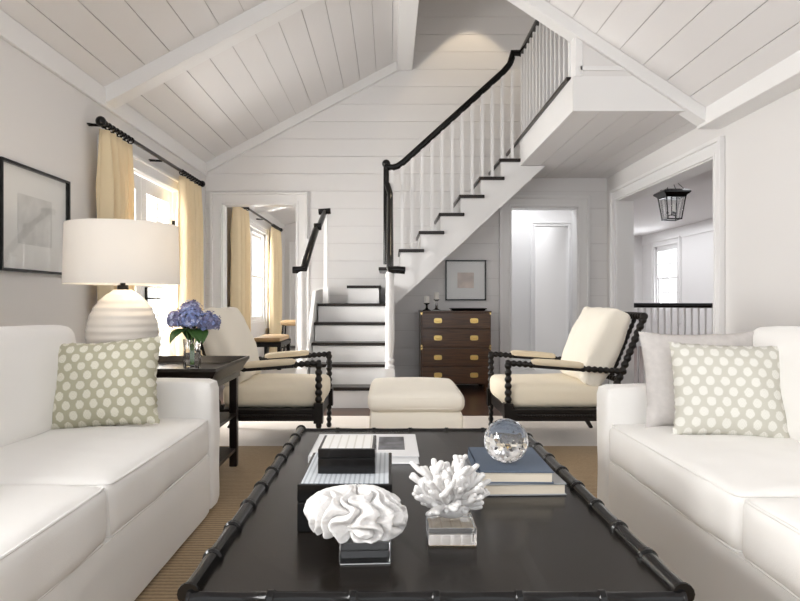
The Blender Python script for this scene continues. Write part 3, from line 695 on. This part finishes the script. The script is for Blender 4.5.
def shell(rb, rt, z0, z1, t):
    L = [[(rr*math.cos(2*math.pi*i/64), rr*math.sin(2*math.pi*i/64), z) for i in range(64)] for rr, z in ((rb,z0),(rt,z1),(rt-t,z1),(rb-t,z0))]
    return MB().loops(L, closed=True, cap=False)
sh = shell(.290, .282, .455, .770, .003).build('lamp_shade', SHADE, lt, angle=60)
mb = MB()
for a_ in (0, 120, 240): c, s = math.cos(R(a_)), math.sin(R(a_)); mb.tube([(c*.006, s*.006, .757), (c*.281, s*.281, .762)], .0025, 6)
mb.build('spider_fitter', BLACK, sh)
WBULB = mat('frosted_bulb', (.9, .85, .75), .4); MB().ball((0, 0, .655), .032, sc=(1,1,1.3)).build('bulb', WBULB, lt)
pd = bpy.data.lights.new('lamp_glow', 'POINT'); pd.energy = 3; pd.color = (1, .84, .64); pd.shadow_soft_size = .05
po = bpy.data.objects.new('lamp_glow', pd); po.location = (-1.43+.07, 3.33, .612+.66); COL.objects.link(po)
VX, VY, VZ = -1.04, 3.27, .612
vs = thing('glass_vase', 'cut crystal vase of hydrangeas on the lamp table', 'vase', (VX, VY, VZ))
pr = [(.034,0),(.040,.006),(.043,.05),(.040,.11),(.047,.165),(.043,.165),(.036,.11),(.037,.05),(.032,.02)]
L = []
for rr, z in pr: L.append([(rr*(1+(.05 if i % 2 and z < .12 else 0))*math.cos(2*math.pi*i/20), rr*(1+(.05 if i % 2 and z < .12 else 0))*math.sin(2*math.pi*i/20), z) for i in range(20)])
MB().loops(L).build('body', GLASS, vs, flat=True)
def hydrangea(label, dx, dy, z, rad, m, seed, nleaf):
    q = random.Random(seed); t = thing('hydrangea', label, 'flower', (VX, VY, VZ+.03), 0, None)
    top = Vector((dx, dy, z-.03-VZ))
    MB().tube([(dx*.08, dy*.08, 0), (dx*.10, dy*.10, .10), (dx*.4, dy*.4, .175), tuple(top)], .0042, 6).build('stem', STEMG, t)
    mb = MB()
    for i in range(230):
        zc = 1-(i+.5)/230*1.6; a = i*2.39996; rr = math.sqrt(max(0, 1-zc*zc)); nrm = Vector((rr*math.cos(a), rr*math.sin(a), zc*.8)).normalized()
        c = top + nrm*rad*q.uniform(.74, 1.10)*(1+.16*noise.noise(nrm*2.6+Vector((seed*5.1,0,0)))); u = nrm.orthogonal().normalized(); w = nrm.cross(u); rot = q.uniform(0, 6.28)
        tint = q.choice((0, 0, 1, 2)); nrm2 = nrm
        for k in range(4):
            A = rot+k*math.pi/2; d1 = u*math.cos(A)+w*math.sin(A); d2 = nrm.cross(d1); s = q.uniform(.008, .011)
            vv = [mb.bm.verts.new(p) for p in (c, c+d1*s*.6+d2*s*.55+nrm*.002, c+d1*s*1.15+nrm*.005, c+d1*s*.6-d2*s*.55+nrm*.002)]; mb.bm.faces.new(vv).material_index = tint
    nf = len(mb.bm.faces); mb.ball(tuple(top), rad*.66, 12, 8); mb.bm.faces.ensure_lookup_table()
    for fc_ in mb.bm.faces[nf:]: fc_.material_index = 3
    hd_ = mb.build('flower_head', m, t, flat=True)
    for x_ in HYD[:2] if m is HYD[2] else (HYD[2], HYD[3]): hd_.data.materials.append(x_)
    hd_.data.materials.append(GREEN)
    for k in range(nleaf):
        a = math.atan2(dy, dx)+q.uniform(-1.2, 1.2)+k*1.5; d = Vector((math.cos(a), math.sin(a), 0)); sd_ = Vector((-d.y, d.x, 0)); st_ = Vector((dx*.3, dy*.3, .175))
        def lf(u, v, d=d, sd_=sd_, st_=st_): w = .042*math.sin(math.pi*min(.98, u*.95+.03))**.8; return st_ + d*(.01+.10*u) + sd_*w*(2*v-1) + Vector((0,0,.04*u-.10*u*u + .012*abs(2*v-1)))
        MB().grid(lf, 8, 4).build('leaf', GREEN, t, solid=.0012)
hydrangea('pale blue hydrangea head at the middle of the vase', .01, -.05, VZ+.268, .060, HYD[0], 1, 2)
hydrangea('dusky violet hydrangea head leaning right in the vase', .085, .0, VZ+.250, .056, HYD[2], 2, 2)
hydrangea('lavender hydrangea head leaning left in the vase', -.075, -.01, VZ+.262, .052, HYD[1], 3, 2)
hydrangea('small mauve hydrangea head rising at the top of the vase', -.02, .045, VZ+.315, .050, HYD[1], 4, 1)

# ------------------------------------------------------------------ spool armchairs and ottoman
def armchair(label, loc, rz, group):
    t = thing('armchair', label, 'armchair', loc, rz, group); hw = .345
    for s in (-1, 1):
        y = s*hw
        mb = MB(); mb.spool((0,y,0), (0,y,.175), .020, .04); mb.box(-.03, .03, y-.03, y+.03, .17, .30); mb.spool((0,y,.30), (0,y,.565), .024, .042); mb.build('leg', BLACKW, t)
        mb = MB(); mb.tube([(-.76, y*.96, 0), (-.66, y*.96, .17), (-.64, y*.96, .29)], [.018, .026, .028], 4, square=True); mb.build('leg', BLACKW, t)
        MB().spool((-.635, y, .24), (-.885, y, .86), .025, .045).build('back_post', BLACKW, t)
        ar = MB().spool((.02, y, .562), (-.17, y, .548), .022, .036).spool((-.47, y, .525), (-.77, y, .503), .022, .036).prism([(-.48,.507),(-.16,.531),(-.16,.556),(-.48,.532)], 'y', y-.022, y+.022).build('arm', BLACKW, t)
        MB().puff((-.32, y, .556), (.17, .028, .020), .018, (0,0,.006), (14, 6, 6), .001, 2, taper=lambda o: Vector((o.x, o.y, o.z+.075*o.x))).build('arm_pad', TANP, ar)
        ra = MB().box(-.66, -.02, y-.022, y+.022, .185, .262).build('seat_rail', BLACKW, t, bevel=.004)
        MB().spool((-.64, y*1.0+s*.022, .222), (-.04, y+s*.022, .222), .008, .018, 8).build('beading', BLACKW, ra)
    for x in (-.02, -.64): MB().box(x-.022, x+.022, -hw, hw, .185, .262).build('seat_rail', BLACKW, t, bevel=.004)
    MB().spool((-.882, -hw-.03, .865), (-.882, hw+.03, .865), .026, .045).build('top_rail', BLACKW, t)
    MB().spool((-.72, -hw, .45), (-.72, hw, .45), .02, .045).build('cross_rail', BLACKW, t)
    for k in range(1, 5): y = -hw+2*hw*k/5; MB().spool((-.72, y, .45), (-.88, y, .85), .016, .04, 10).build('spindle', BLACKW, t)
    MB().box(-.63, -.03, -hw+.02, hw-.02, .215, .262).build('seat_deck', BLACKW, t)
    sc = MB().puff((-.31, 0, .338), (.325, hw-.03, .074), .045, (.01, .004, .018), (22, 22, 8), .006, 4).build('seat_cushion', SEATC, t)
    M = Matrix.Translation((-.56, 0, .41)) @ Matrix.Rotation(R(-22), 4, 'Y')
    MB().puff((0, 0, .265), (.060, hw-.035, .275), .035, (.085, -.012, -.012), (10, 24, 22), .014, 6, M).build('back_cushion', CREAM, t)
    return t
GA = 'pair of spool-turned armchairs'
armchair('cream cushioned black spool-turned armchair beside the lamp table', (-.465, 4.40, RZ), 0, GA)
armchair('cream cushioned black spool-turned armchair in front of the hall opening', (.77, 4.40, RZ), 180, GA)
ot = thing('ottoman', 'square cream upholstered ottoman between the two black armchairs', 'ottoman', (.155, 4.02, RZ))
MB().puff((0, 0, .185), (.275, .375, .132), .03, (.004,.004,0), (14, 16, 8), .003, 2).build('base', CREAM, ot)
cu = MB().puff((0, 0, .367), (.285, .385, .052), .04, (.006,.006,.028), (22, 26, 8), .003, 3).build('cushion', CREAM, ot)
mb = MB()
for z in (.395, .335):
    lp = []
    for i in range(48):
        a_ = 2*math.pi*i/48; c, s = math.cos(a_), math.sin(a_); e = (abs(c)**10+abs(s)**10)**(-.1); lp.append((c*e*.281, s*e*.381, z))
    mb.tube(lp+[lp[0]], .006, 6)
mb.build('piping', CREAM, cu)
for sx in (-1, 1):
    for sy in (-1, 1): MB().box(sx*.23-.025, sx*.23+.025, sy*.33-.025, sy*.33+.025, 0, .056).build('foot', BLACKW, ot)

# ------------------------------------------------------------------ chest under the stairs
ch = thing('campaign_chest', 'dark mahogany campaign chest with brass pulls under the stairs', 'chest of drawers', (.712, 6.95, 0)); hw, hd = .378, .24
MB().box(-hw, hw, -hd+.012, hd, .075, .850).build('carcass', MAHOG, ch, bevel=.003)
MB().box(-hw-.006, hw+.006, -hd, hd, .850, .867).build('top', MAHOG, ch, bevel=.003)
for sx in (-1, 1):
    for sy in (-1, 1): MB().lathe([(.018,0),(.03,.02),(.026,.05),(.034,.075)], (sx*(hw-.05), sy*(hd-.05), 0), 14).build('foot', MAHOG, ch)
for z0, z1 in ((.09, .262), (.27, .462), (.482, .672), (.68, .845)):
    dr = MB().box(-hw+.014, hw-.014, -hd-.004, -hd+.013, z0, z1).build('drawer', MAHOG, ch, bevel=.003)
    for s in (-1, 1):
        mb = MB(); zc = (z0+z1)/2; xc = s*.195
        lp = lambda sc, y: [(xc+math.copysign(abs(math.cos(a_))**.5, math.cos(a_))*.043*sc, y, zc+math.copysign(abs(math.sin(a_))**.5, math.sin(a_))*.027*sc) for a_ in qq(0, 2*math.pi, 24)[:-1]]
        mb.loops([lp(1, -hd-.004), lp(1, -hd-.010), lp(.8, -hd-.010), lp(.7, -hd-.005)])
        mb.tube([(xc-.022, -hd-.006, zc+.002), (xc-.018, -hd-.016, zc-.008), (xc+.018, -hd-.016, zc-.008), (xc+.022, -hd-.006, zc+.002)], .004, 6)
        mb.build('pull', BRASS, dr, recalc=True)
for sx in (-1, 1):
    mb = MB()
    for z in (.075, .448, .478, .828): mb.box(sx*hw-.022 if sx > 0 else -hw-.002, hw+.002 if sx > 0 else -hw+.022, -hd+.008, -hd+.013, z, z+.022)
    mb.build('corner_mount', BRASS, ch)
tr = MB().rects([(-.17,.17,-.10,.10,0),(-.20,.20,-.125,.125,.028),(-.19,.19,-.115,.115,.028),(-.165,.165,-.095,.095,.008)]).build('tray', BLACK, keep=True); tr.location = (.86, 6.90, .867); tag(tr, 'shallow black tray on top of the dark chest', 'tray')
def candle(label, x, y, h, dark):
    t = thing('candle_holder', label, 'candle holder', (x, y, .867))
    MB().lathe([(.045,0),(.045,.008),(.02,.02),(.012,.035),(.012,h-.02),(.03,h-.008),(.034,h)], seg=20).build('stand', BLACK if dark else GLASS, t)
    MB().lathe([(.028,h),(.028,h+.075),(.026,h+.078),(.002,h+.080)], seg=18).build('candle', WAX, t)
candle('shorter candle on a dark stemmed holder on the chest', .405, 6.86, .085, True)
candle('taller candle on a clear stemmed holder on the chest', .515, 6.90, .125, False)

def picture(name, label, w, h, M, frame, art, iw, ih, fd=.028, fw=.018, art_off=(0, 0)):
    """local x right, z up, front is -y"""
    t = thing(name, label, 'picture'); t.matrix_world = M
    MB().rects([(-w/2,w/2,-h/2,h/2,0),(-w/2,w/2,-h/2,h/2,fd),(-w/2+fw,w/2-fw,-h/2+fw,h/2-fw,fd),(-w/2+fw,w/2-fw,-h/2+fw,h/2-fw,.006)], cap=False, closed=True).build('frame', frame, t)
    MB().box(-w/2+fw, w/2-fw, -h/2+fw, h/2-fw, .003, .010).build('mat_board', MATB, t)
    ax, ay = art_off
    MB().box(ax-iw/2, ax+iw/2, ay-ih/2, ay+ih/2, .010, .012).build('artwork', art, t)
    MB().box(-w/2+fw*.8, w/2-fw*.8, -h/2+fw*.8, h/2-fw*.8, fd*.68, fd*.68+.002).build('glazing', PICG, t)
    return t
ML = Matrix.Translation((XL, 3.755, 1.455)) @ Matrix(((0,0,1,0),(1,0,0,0),(0,1,0,0),(0,0,0,1)))
pc = picture('framed_picture', 'black framed pale print on the left wall above the sofa', .73, .62, ML, BLACK, ARTP, .36, .29, .035, .016)
MBk = Matrix.Translation((.88, YB, 1.215)) @ Matrix(((1,0,0,0),(0,0,-1,0),(0,1,0,0),(0,0,0,1)))
pc2 = picture('framed_picture', 'small black framed sepia print on the boards above the chest', .475, .47, MBk, BLACK, SEPIA, .19, .18, .028, .016)

# ------------------------------------------------------------------ hall lantern and guard rail
la = thing('hanging_lantern', 'black metal four-sided glass lantern hanging from the hall ceiling', 'lantern', (3.17, 7.0, 1.885))
T, B_, z0, z1 = .118, .075, .0, .265
mb = MB()
for sx in (-1, 1):
    for sy in (-1, 1):
        mb.tube([(sx*B_, sy*B_, z0), (sx*T*.92, sy*T*.92, z1)], .0065, 4, square=True)
for (zz, e) in ((z0, B_), (z1, T*.92)):
    for s in (-1, 1): mb.box(-e-.006, e+.006, s*e-.006, s*e+.006, zz, zz+.012).box(s*e-.006, s*e+.006, -e-.006, e+.006, zz, zz+.012)
mb.build('frame', BLACK, la)
MB().rects([(-e,e,-e,e,z1+q_) for e, q_ in ((.112,-.02),(.116,0),(.148,.03),(.148,.045),(.108,.07),(.10,.07))]).build('crown', BLACK, la)
mb = MB()
for sx in (-1, 1):
    for sy in (-1, 1): mb.tube([(sx*.10, sy*.10, z1+.06), (sx*.01, sy*.01, .465)], .004, 6)
mb.tube([(0,0,.46), (0,0,.49)], .012, 8); mb.build('hanger', BLACK, la)
mb = MB()
for k in range(4):
    a0 = math.pi/2*k+math.pi/4; c0, s0 = math.cos(a0)*math.sqrt(2), math.sin(a0)*math.sqrt(2); c1, s1 = math.cos(a0+math.pi/2)*math.sqrt(2), math.sin(a0+math.pi/2)*math.sqrt(2)
    e0, e1 = B_*.98, T*.90
    vv = [mb.bm.verts.new(p) for p in ((c0*e0,s0*e0,z0+.012),(c1*e0,s1*e0,z0+.012),(c1*e1,s1*e1,z1),(c0*e1,s0*e1,z1))]; mb.bm.faces.new(vv)
mb.build('glass_pane', PANE, la, solid=.002)
mb = MB().tube([(0,0,z1), (0,0,.05)], .006, 8)
for k in range(3): a_ = 2.1*k+.4; c, s = math.cos(a_)*.045, math.sin(a_)*.045; mb.tube([(0,0,.06), (c,s,.05), (c,s,.08)], .005, 6).lathe([(.015,.08),(.016,.088)], (c,s,0), 10)
mb.build('candle_cluster', BLACK, la)
for k in range(3): a_ = 2.1*k+.4; MB().lathe([(.010,.088),(.010,.15),(.003,.175)], (math.cos(a_)*.045, math.sin(a_)*.045, 0), 10).build('candle_bulb', WAX, la)
gr = thing('hall_guard_rail', 'black topped white guard rail in the hall beyond the wide opening', 'railing', (3.2, 7.0, 0))
dY = lambda x: -.55*(x-.05)*.9
MB().tube([(-.49, dY(-.49), .925), (.52, dY(.52), .925)], .028, 12).build('handrail', BLACK, gr)
for i in range(16):
    x = -.455+.062*i; MB().box(x-.009, x+.009, dY(x)-.009, dY(x)+.009, 0, .91).build('baluster', TRIMW, gr)
x = .52; MB().box(x-.03, x+.03, dY(x)-.03, dY(x)+.03, 0, .90).build('newel', TRIMW, gr)

# ------------------------------------------------------------------ furniture in the room behind the left doorway
be = thing('bench', 'dark wood bench with tan cushion under the window through the left doorway', 'bench', (-1.72, 9.1, .01))
MB().puff((0,0,.42), (.19,.42,.035), .03, (0,0,.01), (8,14,4), .002, 1).build('cushion', LEATH, be)
MB().box(-.2,.2,-.43,.43,.32,.386).build('frame', BLACKW, be)
for sx in (-1,1):
    for sy in (-1,1): MB().box(sx*.17-.025, sx*.17+.025, sy*.39-.025, sy*.39+.025, 0, .33).build('leg', BLACKW, be)
stl = thing('stool', 'tall dark legged stool with tan seat at the far end of the left room', 'stool', (-1.62, 10.3, .01))
MB().puff((0,0,.60), (.17,.17,.04), .03, (0,0,.01), (8,8,4), .002, 1).build('seat', LEATH, stl)
for sx in (-1,1):
    for sy in (-1,1): MB().tube([(sx*.17, sy*.17, 0), (sx*.13, sy*.13, .57)], .016, 8).build('leg', BLACKW, stl)
mb = MB()
for s in (-1, 1): mb.tube([(-.16, s*.16, .2), (.16, s*.16, .2)], .01, 8).tube([(s*.16, -.16, .2), (s*.16, .16, .2)], .01, 8)
mb.build('stretcher', BLACKW, stl)
